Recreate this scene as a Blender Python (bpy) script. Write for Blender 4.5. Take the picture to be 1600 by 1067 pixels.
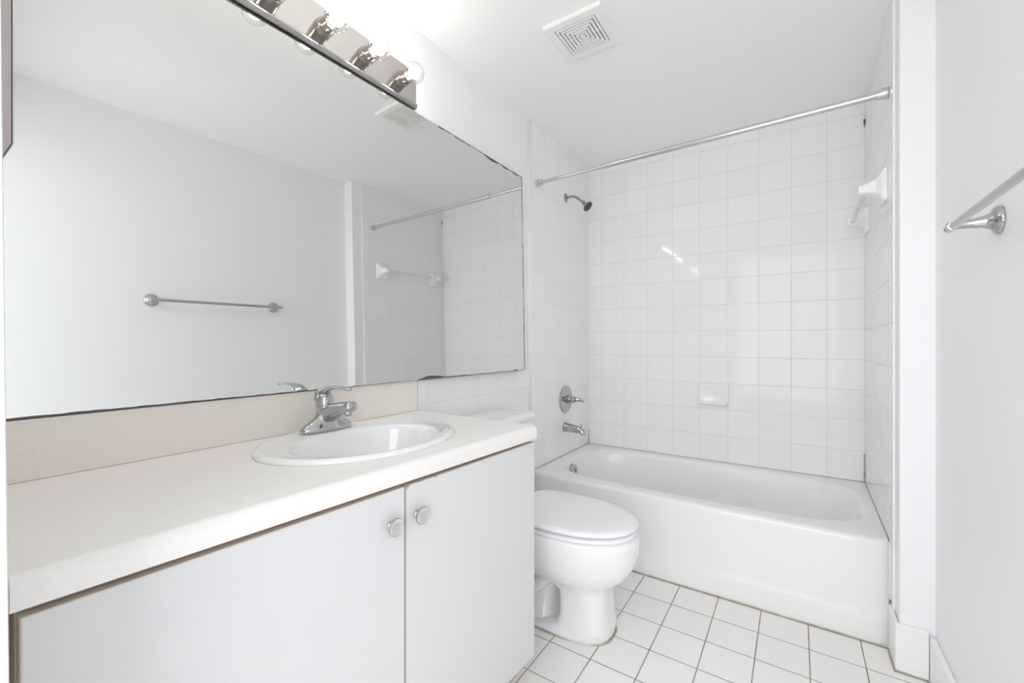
import bpy, bmesh, math, random
from mathutils import Vector, Matrix
random.seed(7)
PI = math.pi
S = bpy.context.scene
COL = S.collection
for o in list(bpy.data.objects): bpy.data.objects.remove(o)

# ------------------------------------------------------------------ camera
CAM = Vector((1.255, 0.0, 1.105))
cam = bpy.data.cameras.new('camera'); camo = bpy.data.objects.new('camera', cam); COL.objects.link(camo)
cam.sensor_width = 36.0; cam.lens = 36.0 * 667.0 / 1600.0; cam.clip_start = 0.01
camo.location = CAM; camo.rotation_euler = (PI / 2, 0, math.radians(33.7))
S.camera = camo
# ------------------------------------------------------------------ world, light, exposure
w = bpy.data.worlds.new('world'); S.world = w; w.use_nodes = True
w.node_tree.nodes['Background'].inputs[0].default_value = (0.93, 0.96, 1.0, 1)
w.node_tree.nodes['Background'].inputs[1].default_value = 0.40
S.view_settings.view_transform = 'Standard'; S.view_settings.look = 'None'
S.view_settings.gamma = 1.0; S.view_settings.use_curve_mapping = False
S.view_settings.exposure = 1.85
S.cycles.max_bounces = 24; S.cycles.diffuse_bounces = 16; S.cycles.glossy_bounces = 8; S.cycles.transparent_max_bounces = 16
BULB_STRENGTH = 13.0
def area(name, loc, rot, sx, sy, e, col=(1, 1, 1)):
    l = bpy.data.lights.new(name, 'AREA'); l.shape = 'RECTANGLE'; l.size = sx; l.size_y = sy; l.energy = e; l.color = col
    o = bpy.data.objects.new(name, l); COL.objects.link(o); o.location = loc; o.rotation_euler = rot
    return o
# added fill light, unseen behind the camera, shining in through the open doorway
area('doorway_fill', (1.16, -0.95, 1.35), (PI / 2, 0, 0), 1.9, 2.0, 13.5, (0.95, 0.97, 1.0))

# ------------------------------------------------------------------ materials
def newmat(name):
    m = bpy.data.materials.new(name); m.use_nodes = True
    nt = m.node_tree; return m, nt, nt.nodes['Principled BSDF']
def plain(name, col, rough=0.5, metal=0.0, noise=0.0, scale=8.0, bump=0.0, bscale=200.0, coat=0.0, ior=None):
    m, nt, b = newmat(name)
    b.inputs['Roughness'].default_value = rough; b.inputs['Metallic'].default_value = metal
    b.inputs['Coat Weight'].default_value = coat
    if ior: b.inputs['IOR'].default_value = ior
    tc = nt.nodes.new('ShaderNodeTexCoord')
    n = nt.nodes.new('ShaderNodeTexNoise'); n.inputs['Scale'].default_value = scale; n.inputs['Detail'].default_value = 5
    nt.links.new(tc.outputs['Object'], n.inputs['Vector'])
    r = nt.nodes.new('ShaderNodeMix'); r.data_type = 'RGBA'
    nt.links.new(n.outputs['Fac'], r.inputs['Factor'])
    r.inputs['A'].default_value = tuple(c * (1 - noise) for c in col) + (1,)
    r.inputs['B'].default_value = tuple(min(1, c * (1 + noise * 0.4)) for c in col) + (1,)
    nt.links.new(r.outputs['Result'], b.inputs['Base Color'])
    if bump:
        n2 = nt.nodes.new('ShaderNodeTexNoise'); n2.inputs['Scale'].default_value = bscale; n2.inputs['Detail'].default_value = 3
        nt.links.new(tc.outputs['Object'], n2.inputs['Vector'])
        bp = nt.nodes.new('ShaderNodeBump'); bp.inputs['Strength'].default_value = bump; bp.inputs['Distance'].default_value = 0.002
        nt.links.new(n2.outputs['Fac'], bp.inputs['Height']); nt.links.new(bp.outputs['Normal'], b.inputs['Normal'])
    return m

def tile_mat(name, ua, ub, offa, offb, pa, pb, joint, tilecol, groutcol, rough=0.055, tilt=0.22, dirt=0.0, dirtcol=(0.5, 0.4, 0.3), groutvar=None):
    """square ceramic tiles: ua/ub are the two world axes, off = a joint position, p = pitch, joint = half joint width"""
    m, nt, b = newmat(name)
    N = nt.nodes.new; L = nt.links.new
    geo = N('ShaderNodeNewGeometry'); sp = N('ShaderNodeSeparateXYZ'); L(geo.outputs['Position'], sp.inputs[0])
    def math_(op, a, bb=None, clamp=False):
        n = N('ShaderNodeMath'); n.operation = op; n.use_clamp = clamp
        for i, v in enumerate((a, bb)):
            if v is None: continue
            if isinstance(v, (int, float)): n.inputs[i].default_value = v
            else: L(v, n.inputs[i])
        return n.outputs[0]
    cells = []; fr = []; ds = []
    for ax, off, p in ((ua, offa, pa), (ub, offb, pb)):
        q = math_('DIVIDE', math_('SUBTRACT', sp.outputs[ax], off), p)
        fl = math_('FLOOR', q); f = math_('SUBTRACT', q, fl)
        cells.append(fl); fr.append(f)
        d = math_('MULTIPLY', math_('MINIMUM', f, math_('SUBTRACT', 1.0, f)), p)
        ds.append(d)
    d = math_('MINIMUM', ds[0], ds[1])
    mask = N('ShaderNodeMapRange'); mask.interpolation_type = 'SMOOTHSTEP'
    L(d, mask.inputs['Value']); mask.inputs['From Min'].default_value = joint * 0.7; mask.inputs['From Max'].default_value = joint * 1.3
    edge = N('ShaderNodeMapRange'); edge.interpolation_type = 'SMOOTHSTEP'
    L(d, edge.inputs['Value']); edge.inputs['From Min'].default_value = joint * 0.8; edge.inputs['From Max'].default_value = joint + 0.003
    cv = N('ShaderNodeCombineXYZ'); L(cells[0], cv.inputs[0]); L(cells[1], cv.inputs[1]); cv.inputs[2].default_value = 3.7
    wn = N('ShaderNodeTexWhiteNoise'); wn.noise_dimensions = '3D'; L(cv.outputs[0], wn.inputs['Vector'])
    sc = N('ShaderNodeSeparateColor'); L(wn.outputs['Color'], sc.inputs[0])
    # very small tilt of each tile
    ta = math_('MULTIPLY', math_('SUBTRACT', sc.outputs[0], 0.5), math_('SUBTRACT', fr[0], 0.5))
    tb = math_('MULTIPLY', math_('SUBTRACT', sc.outputs[1], 0.5), math_('SUBTRACT', fr[1], 0.5))
    hgt = math_('ADD', edge.outputs[0], math_('MULTIPLY', math_('ADD', ta, tb), tilt))
    nz = N('ShaderNodeTexNoise'); L(geo.outputs['Position'], nz.inputs['Vector']); nz.inputs['Scale'].default_value = 9.0
    hgt = math_('ADD', hgt, math_('MULTIPLY', nz.outputs['Fac'], tilt * 0.25))
    bp = N('ShaderNodeBump'); bp.inputs['Strength'].default_value = 1.0; bp.inputs['Distance'].default_value = 0.0006
    L(hgt, bp.inputs['Height']); L(bp.outputs['Normal'], b.inputs['Normal'])
    # colours
    var = N('ShaderNodeMix'); var.data_type = 'RGBA'; L(sc.outputs[2], var.inputs['Factor'])
    var.inputs['A'].default_value = tuple(c * 0.975 for c in tilecol) + (1,); var.inputs['B'].default_value = tuple(tilecol) + (1,)
    tcol = var.outputs['Result']
    if dirt:
        n3 = N('ShaderNodeTexNoise'); L(geo.outputs['Position'], n3.inputs['Vector']); n3.inputs['Scale'].default_value = 4.0; n3.inputs['Detail'].default_value = 6
        mr = N('ShaderNodeMapRange'); L(n3.outputs['Fac'], mr.inputs['Value']); mr.inputs['From Min'].default_value = 0.45; mr.inputs['From Max'].default_value = 0.8; mr.inputs['To Max'].default_value = dirt
        dm = N('ShaderNodeMix'); dm.data_type = 'RGBA'; L(mr.outputs[0], dm.inputs['Factor']); L(tcol, dm.inputs['A']); dm.inputs['B'].default_value = dirtcol + (1,)
        tcol = dm.outputs['Result']
    gm = N('ShaderNodeMix'); gm.data_type = 'RGBA'
    n4 = N('ShaderNodeTexNoise'); L(geo.outputs['Position'], n4.inputs['Vector']); n4.inputs['Scale'].default_value = 6.0; n4.inputs['Detail'].default_value = 4
    mr4 = N('ShaderNodeMapRange'); L(n4.outputs['Fac'], mr4.inputs['Value']); mr4.inputs['From Min'].default_value = 0.35; mr4.inputs['From Max'].default_value = 0.65
    L(mr4.outputs[0], gm.inputs['Factor']); gm.inputs['A'].default_value = tuple(groutcol) + (1,); gm.inputs['B'].default_value = tuple(groutvar or groutcol) + (1,)
    mx = N('ShaderNodeMix'); mx.data_type = 'RGBA'; L(mask.outputs[0], mx.inputs['Factor'])
    L(gm.outputs['Result'], mx.inputs['A']); L(tcol, mx.inputs['B']); L(mx.outputs['Result'], b.inputs['Base Color'])
    b.inputs['Specular IOR Level'].default_value = 0.17
    rr = N('ShaderNodeMapRange'); L(mask.outputs[0], rr.inputs['Value']); rr.inputs['To Min'].default_value = 0.7; rr.inputs['To Max'].default_value = rough
    L(rr.outputs[0], b.inputs['Roughness'])
    return m

ROW0, ROWP = 0.3706, 0.1598
COLP = 0.1603
GR = (0.71, 0.71, 0.715); TC = (0.89, 0.892, 0.90)
M = dict(
    wall=plain('wall_paint', (0.88, 0.882, 0.89), 0.45, noise=0.015, scale=3, bump=0.06, bscale=120),
    ceil=plain('ceiling_paint', (0.925, 0.924, 0.92), 0.6, noise=0.01, scale=3, bump=0.08, bscale=150),
    trim=plain('trim_gloss_paint', (0.89, 0.89, 0.895), 0.3, noise=0.02, bump=0.05, bscale=60),
    tile_xz=tile_mat('tile_back', 0, 2, 1.5514, ROW0, COLP, ROWP, 0.0011, TC, GR),
    tile_yz=tile_mat('tile_side', 1, 2, 2.863, ROW0, COLP, ROWP, 0.0009, TC, (0.75, 0.75, 0.755)),
    floor=tile_mat('tile_floor', 0, 1, 0.657, 1.706, 0.1588, 0.1600, 0.0017, (0.89, 0.882, 0.87), (0.20, 0.145, 0.10), rough=0.14, tilt=0.2, dirt=0.12, dirtcol=(0.72, 0.64, 0.55), groutvar=(0.38, 0.31, 0.25)),
    porcelain=plain('porcelain', (0.86, 0.862, 0.865), 0.08, noise=0.01, scale=2, coat=0.3),
    tub=plain('tub_enamel', (0.87, 0.865, 0.855), 0.22, noise=0.02, scale=3, coat=0.0),
    lid=plain('seat_plastic', (0.88, 0.883, 0.895), 0.22, noise=0.01),
    ceramic=plain('ceramic_fitting', (0.9, 0.902, 0.905), 0.08, noise=0.01),
    chrome=plain('chrome', (0.52, 0.52, 0.525), 0.07, 1.0, noise=0.01),
    oldchrome=plain('worn_chrome', (0.46, 0.42, 0.385), 0.16, 1.0, noise=0.15, scale=60),
    brushed=plain('brushed_chrome', (0.50, 0.485, 0.475), 0.12, 1.0, noise=0.03, scale=30),
    dark=plain('dark_gap', (0.035, 0.03, 0.028), 0.6),
    backing=plain('mirror_backing_paint', (0.30, 0.28, 0.27), 0.5, noise=0.1),
    nozzle=plain('nozzle_rubber', (0.07, 0.055, 0.045), 0.5, noise=0.3, scale=300),
    laminate=plain('speckled_laminate', (0.895, 0.878, 0.855), 0.4, noise=0.07, scale=160),
    splash=plain('beige_laminate', (0.85, 0.795, 0.74), 0.4, noise=0.06, scale=140),
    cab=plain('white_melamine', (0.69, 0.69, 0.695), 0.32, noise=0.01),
    edge=plain('edge_banding', (0.70, 0.62, 0.54), 0.5, noise=0.1, scale=50),
    body=plain('cabinet_carcass', (0.46, 0.37, 0.29), 0.6, noise=0.15, scale=40),
    plinth=plain('brown_plinth', (0.55, 0.42, 0.32), 0.6, noise=0.3, scale=25),
    ventplastic=plain('vent_plastic', (0.88, 0.875, 0.86), 0.4, noise=0.01),
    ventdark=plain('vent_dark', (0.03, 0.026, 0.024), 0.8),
    rod=plain('rod_white_metal', (0.66, 0.65, 0.64), 0.22, 0.85, noise=0.02),
    
    caulk=plain('stained_caulk', (0.52, 0.44, 0.33), 0.6, noise=0.5, scale=14),
    whitecaulk=plain('white_caulk', (0.78, 0.77, 0.75), 0.5, noise=0.1, scale=40, bump=0.4, bscale=90),
    mould=plain('dark_mould', (0.12, 0.10, 0.09), 0.7, noise=0.4, scale=60),
    cabmirror=plain('cabinet_mirror', (0.80, 0.80, 0.79), 0.04, 1.0),
    mauve=plain('cabinet_side_enamel', (0.56, 0.50, 0.49), 0.4, noise=0.05, scale=20),
    hallfloor=plain('hall_wood', (0.16, 0.10, 0.06), 0.4, noise=0.3, scale=12),
    hallwall=plain('hall_wall', (0.25, 0.24, 0.23), 0.6, noise=0.05),
    polished=plain('bright_chrome', (0.88, 0.88, 0.88), 0.05, 1.0, noise=0.01),
    brass=plain('socket_metal', (0.70, 0.60, 0.54), 0.2, 1.0, noise=0.05, scale=40),
)
def mirror_mat():
    m, nt, b = newmat('mirror_silver')
    b.inputs['Base Color'].default_value = (0.785, 0.80, 0.78, 1); b.inputs['Metallic'].default_value = 1; b.inputs['Roughness'].default_value = 0.0
    return m
M['mirror'] = mirror_mat()
def glass_globe():
    m = bpy.data.materials.new('clear_bulb_glass'); m.use_nodes = True; nt = m.node_tree; nt.nodes.clear()
    out = nt.nodes.new('ShaderNodeOutputMaterial'); mix = nt.nodes.new('ShaderNodeMixShader')
    tr = nt.nodes.new('ShaderNodeBsdfTransparent'); gl = nt.nodes.new('ShaderNodeBsdfGlossy')
    gl.inputs['Roughness'].default_value = 0.02; tr.inputs['Color'].default_value = (0.97, 0.96, 0.95, 1)
    lw = nt.nodes.new('ShaderNodeLayerWeight'); lw.inputs['Blend'].default_value = 0.25
    nt.links.new(lw.outputs['Facing'], mix.inputs['Fac']); nt.links.new(tr.outputs[0], mix.inputs[1]); nt.links.new(gl.outputs[0], mix.inputs[2])
    nt.links.new(mix.outputs[0], out.inputs['Surface']); return m
M['globe'] = glass_globe()
def clear_bar():
    m = glass_globe(); m.name = 'clear_acrylic'
    nt = m.node_tree; mix = [n for n in nt.nodes if n.type == 'MIX_SHADER'][0]
    d = nt.nodes.new('ShaderNodeBsdfPrincipled'); d.inputs['Base Color'].default_value = (0.86, 0.86, 0.85, 1); d.inputs['Roughness'].default_value = 0.1
    m2 = nt.nodes.new('ShaderNodeMixShader'); m2.inputs[0].default_value = 0.35
    out = [n for n in nt.nodes if n.type == 'OUTPUT_MATERIAL'][0]
    nt.links.new(mix.outputs[0], m2.inputs[1]); nt.links.new(d.outputs[0], m2.inputs[2]); nt.links.new(m2.outputs[0], out.inputs['Surface']); return m
M['whitebar'] = clear_bar()
def emis(name, col, s):
    m = bpy.data.materials.new(name); m.use_nodes = True; nt = m.node_tree; nt.nodes.clear()
    out = nt.nodes.new('ShaderNodeOutputMaterial'); e = nt.nodes.new('ShaderNodeEmission')
    e.inputs['Color'].default_value = col + (1,); e.inputs['Strength'].default_value = s
    nt.links.new(e.outputs[0], out.inputs['Surface']); return m
M['glow'] = emis('lamp_glow', (1.0, 0.965, 0.92), BULB_STRENGTH)

# ------------------------------------------------------------------ helpers
def obj(name, bm, mat, parent=None, smooth=False, bevel=0.0, seg=2, subsurf=0, autos=None):
    bmesh.ops.recalc_face_normals(bm, faces=bm.faces)
    me = bpy.data.meshes.new(name); bm.to_mesh(me); bm.free()
    o = bpy.data.objects.new(name, me); COL.objects.link(o)
    me.materials.append(M[mat] if isinstance(mat, str) else mat)
    if smooth:
        for p in me.polygons: p.use_smooth = True
    if autos:
        for p in me.polygons: p.use_smooth = True
        bm2 = bmesh.new(); bm2.from_mesh(me)
        for e in bm2.edges:
            if len(e.link_faces) == 2 and e.calc_face_angle(0) > math.radians(autos): e.smooth = False
        bm2.to_mesh(me); bm2.free()
    if bevel:
        md = o.modifiers.new('bevel', 'BEVEL'); md.width = bevel; md.segments = seg; md.limit_method = 'ANGLE'; md.angle_limit = math.radians(40)
        md.harden_normals = False
        for p in me.polygons: p.use_smooth = True
        wn = o.modifiers.new('wn', 'WEIGHTED_NORMAL'); wn.keep_sharp = True
    if subsurf:
        md = o.modifiers.new('ss', 'SUBSURF'); md.levels = subsurf; md.render_levels = subsurf
    if parent is not None:
        o.parent = parent; o.matrix_parent_inverse = Matrix.Translation(-parent.location)
    return o
def tag(o, label, cat, group=None):
    o['label'] = label; o['category'] = cat
    if group: o['group'] = group
    return o
def thing(name, label, cat, loc, group=None):
    o = bpy.data.objects.new(name, None); COL.objects.link(o); o.location = loc; o.empty_display_size = 0.05
    return tag(o, label, cat, group)
def struct(name, bm, mat, parent=None, **k):
    o = obj(name, bm, mat, parent, **k)
    if parent is None: o['kind'] = 'structure'
    return o
def box(bm, x0, x1, y0, y1, z0, z1):
    v = [bm.verts.new(p) for p in ((x0, y0, z0), (x1, y0, z0), (x1, y1, z0), (x0, y1, z0), (x0, y0, z1), (x1, y0, z1), (x1, y1, z1), (x0, y1, z1))]
    for f in ((0, 3, 2, 1), (4, 5, 6, 7), (0, 1, 5, 4), (1, 2, 6, 5), (2, 3, 7, 6), (3, 0, 4, 7)): bm.faces.new([v[i] for i in f])
    return bm
def B(*boxes):
    bm = bmesh.new()
    for b in boxes: box(bm, *b)
    return bm
def loops(bm, LL, cap0=True, cap1=True, closed=True):
    """bridge a list of equal-length point loops"""
    R_ = [[bm.verts.new(p) for p in l] for l in LL]
    n = len(R_[0])
    for a, b in zip(R_, R_[1:]):
        for i in range(n if closed else n - 1):
            j = (i + 1) % n
            bm.faces.new((a[i], a[j], b[j], b[i]))
    if cap0: bm.faces.new(R_[0][::-1])
    if cap1: bm.faces.new(R_[-1])
    return R_
def frame(d):
    d = Vector(d).normalized(); up = Vector((0, 0, 1)) if abs(d.z) < 0.95 else Vector((1, 0, 0))
    a = d.cross(up).normalized(); b = a.cross(d).normalized(); return d, a, b
def lathe(bm, o, axis, prof, n=48, cap0=True, cap1=True):
    """prof: list of (distance along axis, radius)"""
    d, a, b = frame(axis); o = Vector(o)
    LL = []
    for t, r in prof:
        r = max(r, 1e-5)
        LL.append([o + d * t + (a * math.cos(q) + b * math.sin(q)) * r for q in [2 * PI * i / n for i in range(n)]])
    loops(bm, LL, cap0, cap1); return bm
def tube(bm, pts, r, n=24):
    pts = [Vector(p) for p in pts]; rs = r if isinstance(r, (list, tuple)) else [r] * len(pts)
    LL = []; pa = None
    for i, p in enumerate(pts):
        t = (pts[min(i + 1, len(pts) - 1)] - pts[max(i - 1, 0)]).normalized()
        if pa is None: _, a, b = frame(t)
        else:
            a = (pa - t * pa.dot(t)).normalized(); b = t.cross(a)
        pa = a
        LL.append([p + (a * math.cos(q) + b * math.sin(q)) * rs[i] for q in [2 * PI * k / n for k in range(n)]])
    loops(bm, LL); return bm
def sgn(v): return -1 if v < 0 else 1
def sup(t, e):
    c, s = math.cos(t), math.sin(t); return sgn(c) * abs(c) ** (2 / e), sgn(s) * abs(s) ** (2 / e)
def extrude_profile(bm, prof, y0, y1, closed=True):
    """prof in (x,z), extruded along y"""
    return loops(bm, [[Vector((x, y, z)) for x, z in prof] for y in (y0, y1)], True, True)
def prism(bm, poly, d):
    """poly: 3-D points; extrude by vector d"""
    return loops(bm, [[Vector(p) for p in poly], [Vector(p) + Vector(d) for p in poly]])
def smooth_curve(pts, n=8):
    P = [Vector(p) for p in pts]; out = []
    for i in range(len(P) - 1):
        p0 = P[max(i - 1, 0)]; p1 = P[i]; p2 = P[i + 1]; p3 = P[min(i + 2, len(P) - 1)]
        for k in range(n):
            t = k / n
            out.append(0.5 * ((2 * p1) + (-p0 + p2) * t + (2 * p0 - 5 * p1 + 4 * p2 - p3) * t * t + (-p0 + 3 * p1 - 3 * p2 + p3) * t ** 3))
    out.append(P[-1]); return out

# ================================================================== THE ROOM
W1 = 1.556      # tub alcove right wall
W2 = 1.630      # painted right wall
YB = 2.863      # back wall
YJ = 1.918      # face of the jog
YF = 0.050      # wall with the doorway
H = 2.346
struct('floor', B((-0.1, 1.8, -0.6, YB + 0.1, -0.1, 0)), 'floor')
struct('ceiling', B((-0.1, 1.8, -0.1, YB + 0.1, H, H + 0.1)), 'ceil')
struct('wall_left', B((-0.1, 0, YF, YB + 0.1, 0, H)), 'wall')
struct('wall_back', B((0, W1, YB, YB + 0.1, 0, H)), 'tile_xz')
struct('wall_right', B((W2, W2 + 0.1, -0.1, YJ, 0, H)), 'wall')
def wx(y): return 1.542 + 0.014 * (y - YJ) / (YB - YJ)
def skew_slab(y0, y1, z0, z1, off, xo=None):
    bm = bmesh.new()
    loops(bm, [[(wx(y0) - off, y0, z), (wx(y1) - off, y1, z), ((xo if xo else wx(y1)), y1, z), ((xo if xo else wx(y0)), y0, z)] for z in (z0, z1)])
    return bm
struct('wall_alcove', skew_slab(YJ, YB + 0.1, 0, H, 0, W2 + 0.1), 'wall', bevel=0.006, seg=3)
struct('wall_front', B((-0.1, 0.64, -0.08, YF, 0, H), (0.64, W2, -0.08, YF, 2.06, H)), 'wall')
struct('floor_hall_unseen', B((-1.0, 3.2, -2.4, -0.6, -0.1, 0)), 'hallfloor')  # unseen hall floor, added dark so the chrome picks up dark reflections
struct('wall_hall_unseen', B((-1.0, 3.2, -2.5, -2.4, 0, 2.5)), 'hallwall')  # added out of view too, a dark backdrop for the chrome
# tile claddings and their rounded border
struct('trim_1', B((0.0, 0.008, 2.052, YB, 0.36, H)), 'tile_yz')
struct('trim_2', skew_slab(2.00, YB, 0.10, H, 0.006), 'tile_yz')
struct('trim_3', B((0.0, 0.006, 1.20, 2.052, 0.0, 0.948)), 'tile_yz')
bm = bmesh.new(); lathe(bm, (0.004, 2.052, 0.36), (0, 0, 1), [(0, 0.011), (H - 0.36, 0.011)], 16)
struct('trim_4', bm, 'trim', smooth=True)
# door casing beside the vanity, standing a little out of plumb
bm = bmesh.new()
loops(bm, [[(0.60, YF, z), (0.60, YF + t, z), (0.678, YF + t, z), (0.69, YF + t - .002, z), (0.69, -0.08, z), (0.64, -0.08, z), (0.64, YF, z)] for z, t in ((0.0, 0.0235), (2.12, 0.0068))])
struct('door_1', bm, 'trim')
# baseboards
bm = B((W2 - 0.016, W2, YF, YJ - 0.012, 0, 0.150))
struct('baseboard_right', bm, 'trim', bevel=0.006, seg=3)
struct('baseboard_jog', B((1.530, W2 - 0.016, YJ - 0.014, YJ, 0, 0.160), (1.530, 1.541, YJ, 2.0335, 0, 0.160)), 'trim', bevel=0.004, seg=3)
# caulk lines round the tub
def caulk(pts, r0, mat, name):
    P = []; rs = []
    for a, b in zip(pts, pts[1:]):
        a = Vector(a); b = Vector(b); n = max(2, int((b - a).length / 0.02))
        for i in range(n):
            P.append(a + (b - a) * i / n); rs.append(r0 * random.uniform(0.6, 1.3))
    P.append(Vector(pts[-1])); rs.append(r0)
    bm = bmesh.new(); tube(bm, P, rs, 8); return struct(name, bm, mat, smooth=True)
caulk([(0.03, YB - 0.001, 0.3745), (W1 - 0.008, YB - 0.001, 0.3745)], 0.0014, 'caulk', 'trim_5')
caulk([(W1 - 0.009, YB - 0.001, 0.375), (W1 - 0.009, YB - 0.001, 0.52)], 0.0020, 'caulk', 'trim_6')
caulk([(0.010, 2.10, 0.3745), (0.010, YB - 0.002, 0.3745)], 0.0016, 'caulk', 'trim_7')
caulk([(0.02, 2.030, 0.002), (1.528, 2.030, 0.002)], 0.0022, 'caulk', 'trim_8')
caulk([(1.5365, 2.050, 0.155), (1.5365, 2.054, 0.376)], 0.0042, 'whitecaulk', 'trim_9')
caulk([(W1 - 0.009, YB - 0.001, 2.22), (W1 - 0.009, YB - 0.001, 2.26)], 0.0025, 'mould', 'trim_10')
caulk([(1.528, 2.02, 0.003), (1.528, YJ - 0.016, 0.003), (W2 - 0.02, YJ - 0.016, 0.003)], 0.0028, 'caulk', 'trim_11')
caulk([(0.012, YB - 0.0015, 0.376), (0.012, YB - 0.0015, 0.47)], 0.0018, 'caulk', 'trim_12')

# ================================================================== MIRROR
def mx(y, z): return 0.026 + 0.016 * (y - 1) - 0.016 * (z - 1.5)
MY0, MY1, MZ0 = 0.06, 1.932, 0.9555
MT = [(1.930, 1.982), (1.30, 1.997), (MY0, 2.006)]
mir = thing('wall_mirror', 'large frameless wall mirror above the vanity with dark corroded edges', 'mirror', (0.0, 1.0, 0.955))
poly = [(MY0, MZ0 + 0.004), (1.20, MZ0), (MY1, MZ0 - 0.001)] + [(1.930, 1.982), (1.62, 1.990), (1.30, 1.997), (0.6, 2.003), (MY0, 2.006)]
bm = bmesh.new()
loops(bm, [[(0.0015, y, z) for y, z in poly], [(mx(y, z) - 0.0006, y, z) for y, z in poly]])
obj('mirror_backing', bm, 'backing', mir)
bm = bmesh.new()
cy_, cz_ = 1.0, 1.48
ins = [(y + (0.0012 if y < 1 else -0.0022), z + (0.0007 if z < 1.4 else -0.0012)) for y, z in poly]
loops(bm, [[(mx(y, z) - 0.0005, y, z) for y, z in ins], [(mx(y, z), y, z) for y, z in ins]])
obj('mirror_glass', bm, 'mirror', mir)
# corroded silver along the edge
bm = bmesh.new()
def blot(edge, inward, wid):
    """edge: list of (y,z) along the border; thin irregular strip reaching inwards"""
    n = len(edge); A = []; Bp = []
    for i, (y, z) in enumerate(edge):
        wv = wid[i] if isinstance(wid, list) else wid
        A.append((y, z)); Bp.append((y + inward[0] * wv, z + inward[1] * wv))
    pts = A + Bp[::-1]
    loops(bm, [[(mx(y, z) + 0.0001, y, z) for y, z in pts], [(mx(y, z) + 0.0005, y, z) for y, z in pts]])
def lin(a, b, n): return [(a[0] + (b[0] - a[0]) * i / (n - 1), a[1] + (b[1] - a[1]) * i / (n - 1)) for i in range(n)]
def rw(n, lo, hi): return [random.uniform(lo, hi) for _ in range(n)]
blot(lin((1.30, 1.997), (1.62, 1.990), 22), (0, -1), rw(22, 0.001, 0.006))
wds = [0.003, .006, .010, .012, .013, .012, .010, .006, .003, .005, .008, .009, .007, .004, .003, .004, .006, .008, .006, .003, .003, .003]
blot(lin((1.60, 1.9905), (1.930, 1.982), 22), (0, -1), wds)
blot(lin((1.928, 1.982), (1.930, 0.955), 40), (-1, 0), rw(40, 0.0015, 0.006))
b2 = [.002, .004, .007, .011, .013, .012, .011, .010, .008, .005, .003] + rw(15, .001, .003)
blot(lin((1.17, 0.9562), (1.56, 0.956), 26), (0, 1), b2)
blot(lin((1.56, 0.9555), (1.93, 0.955), 20), (0, 1), rw(20, .0008, .0022))
blot(lin((1.83, 0.955), (1.865, 0.955), 4), (0, 1), [.006, .006, .004, .006])
blot(lin((MY0, 0.9595), (1.17, 0.9555), 60), (0, 1), rw(60, .0006, .0020))
obj('corroded_edge', bm, 'mould', mir)

# ================================================================== COUNTERTOP, BACKSPLASH
CY0, CY1, CX1, CZ = 0.087, 1.188, 0.566, 0.835
def shear(bm):   # the vanity front is not quite parallel to the wall
    for v in bm.verts: v.co.x -= 0.050 * (1.19 - v.co.y) * v.co.x / 0.566
    return bm
ct = thing('countertop', 'off-white speckled laminate countertop with beige backsplash along the mirror wall', 'countertop', (0.0, 0.65, CZ))
nose = []
r = 0.019
prof = [(0.0015, CZ), (CX1 - r, CZ)]
for i in range(1, 9):
    a = PI / 2 - (PI / 2) * i / 8; prof.append((CX1 - r + r * math.cos(a), CZ - r + r * math.sin(a)))
prof += [(CX1, CZ - 0.032), (CX1 - 0.003, CZ - 0.041), (CX1 - 0.008, CZ - 0.043), (CX1 - 0.02, CZ - 0.043), (CX1 - 0.02, CZ - 0.03), (0.0015, CZ - 0.03)]
bm = bmesh.new()
def ctr(y):   # the front right corner is slightly rounded
    d = max(0, y - (CY1 - 0.014)) / 0.014
    return 0.010 * (1 - math.sqrt(max(0, 1 - d * d)))
LLs = []
for y in (CY0, CY1 - 0.014, CY1 - 0.009, CY1 - 0.005, CY1 - 0.002, CY1):
    LLs.append([Vector((x - (ctr(y) if x > 0.3 else 0), y, z)) for x, z in prof])
loops(bm, LLs); shear(bm)
top = obj('top', bm, 'laminate', ct, autos=35)
SC = (0.262, 0.757)
cutb = bmesh.new(); loops(cutb, [[(SC[0] + 0.185 * math.cos(t), SC[1] + 0.245 * math.sin(t), z) for t in [2 * PI * i / 64 for i in range(64)]] for z in (CZ - 0.1, CZ + 0.05)])
bmesh.ops.recalc_face_normals(cutb, faces=cutb.faces)
cme = bpy.data.meshes.new('c'); cutb.to_mesh(cme); cutb.free(); cuto = bpy.data.objects.new('c', cme); COL.objects.link(cuto)
md = top.modifiers.new('b', 'BOOLEAN'); md.object = cuto; md.operation = 'DIFFERENCE'; md.solver = 'EXACT'
dg = bpy.context.evaluated_depsgraph_get(); dg.update()
nm = bpy.data.meshes.new_from_object(top.evaluated_get(dg)); top.modifiers.clear(); top.data = nm
bpy.data.objects.remove(cuto); bpy.data.meshes.remove(cme)
obj('backsplash', B((0.0015, 0.020, CY0, 1.184, CZ + 0.0005, 0.9545)), 'splash', ct, bevel=0.0015)
obj('side_splash', B((0.021, 0.503, 0.0515, CY0 - 0.0005, CZ - 0.01, 0.942)), 'laminate', ct, bevel=0.002)

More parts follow.
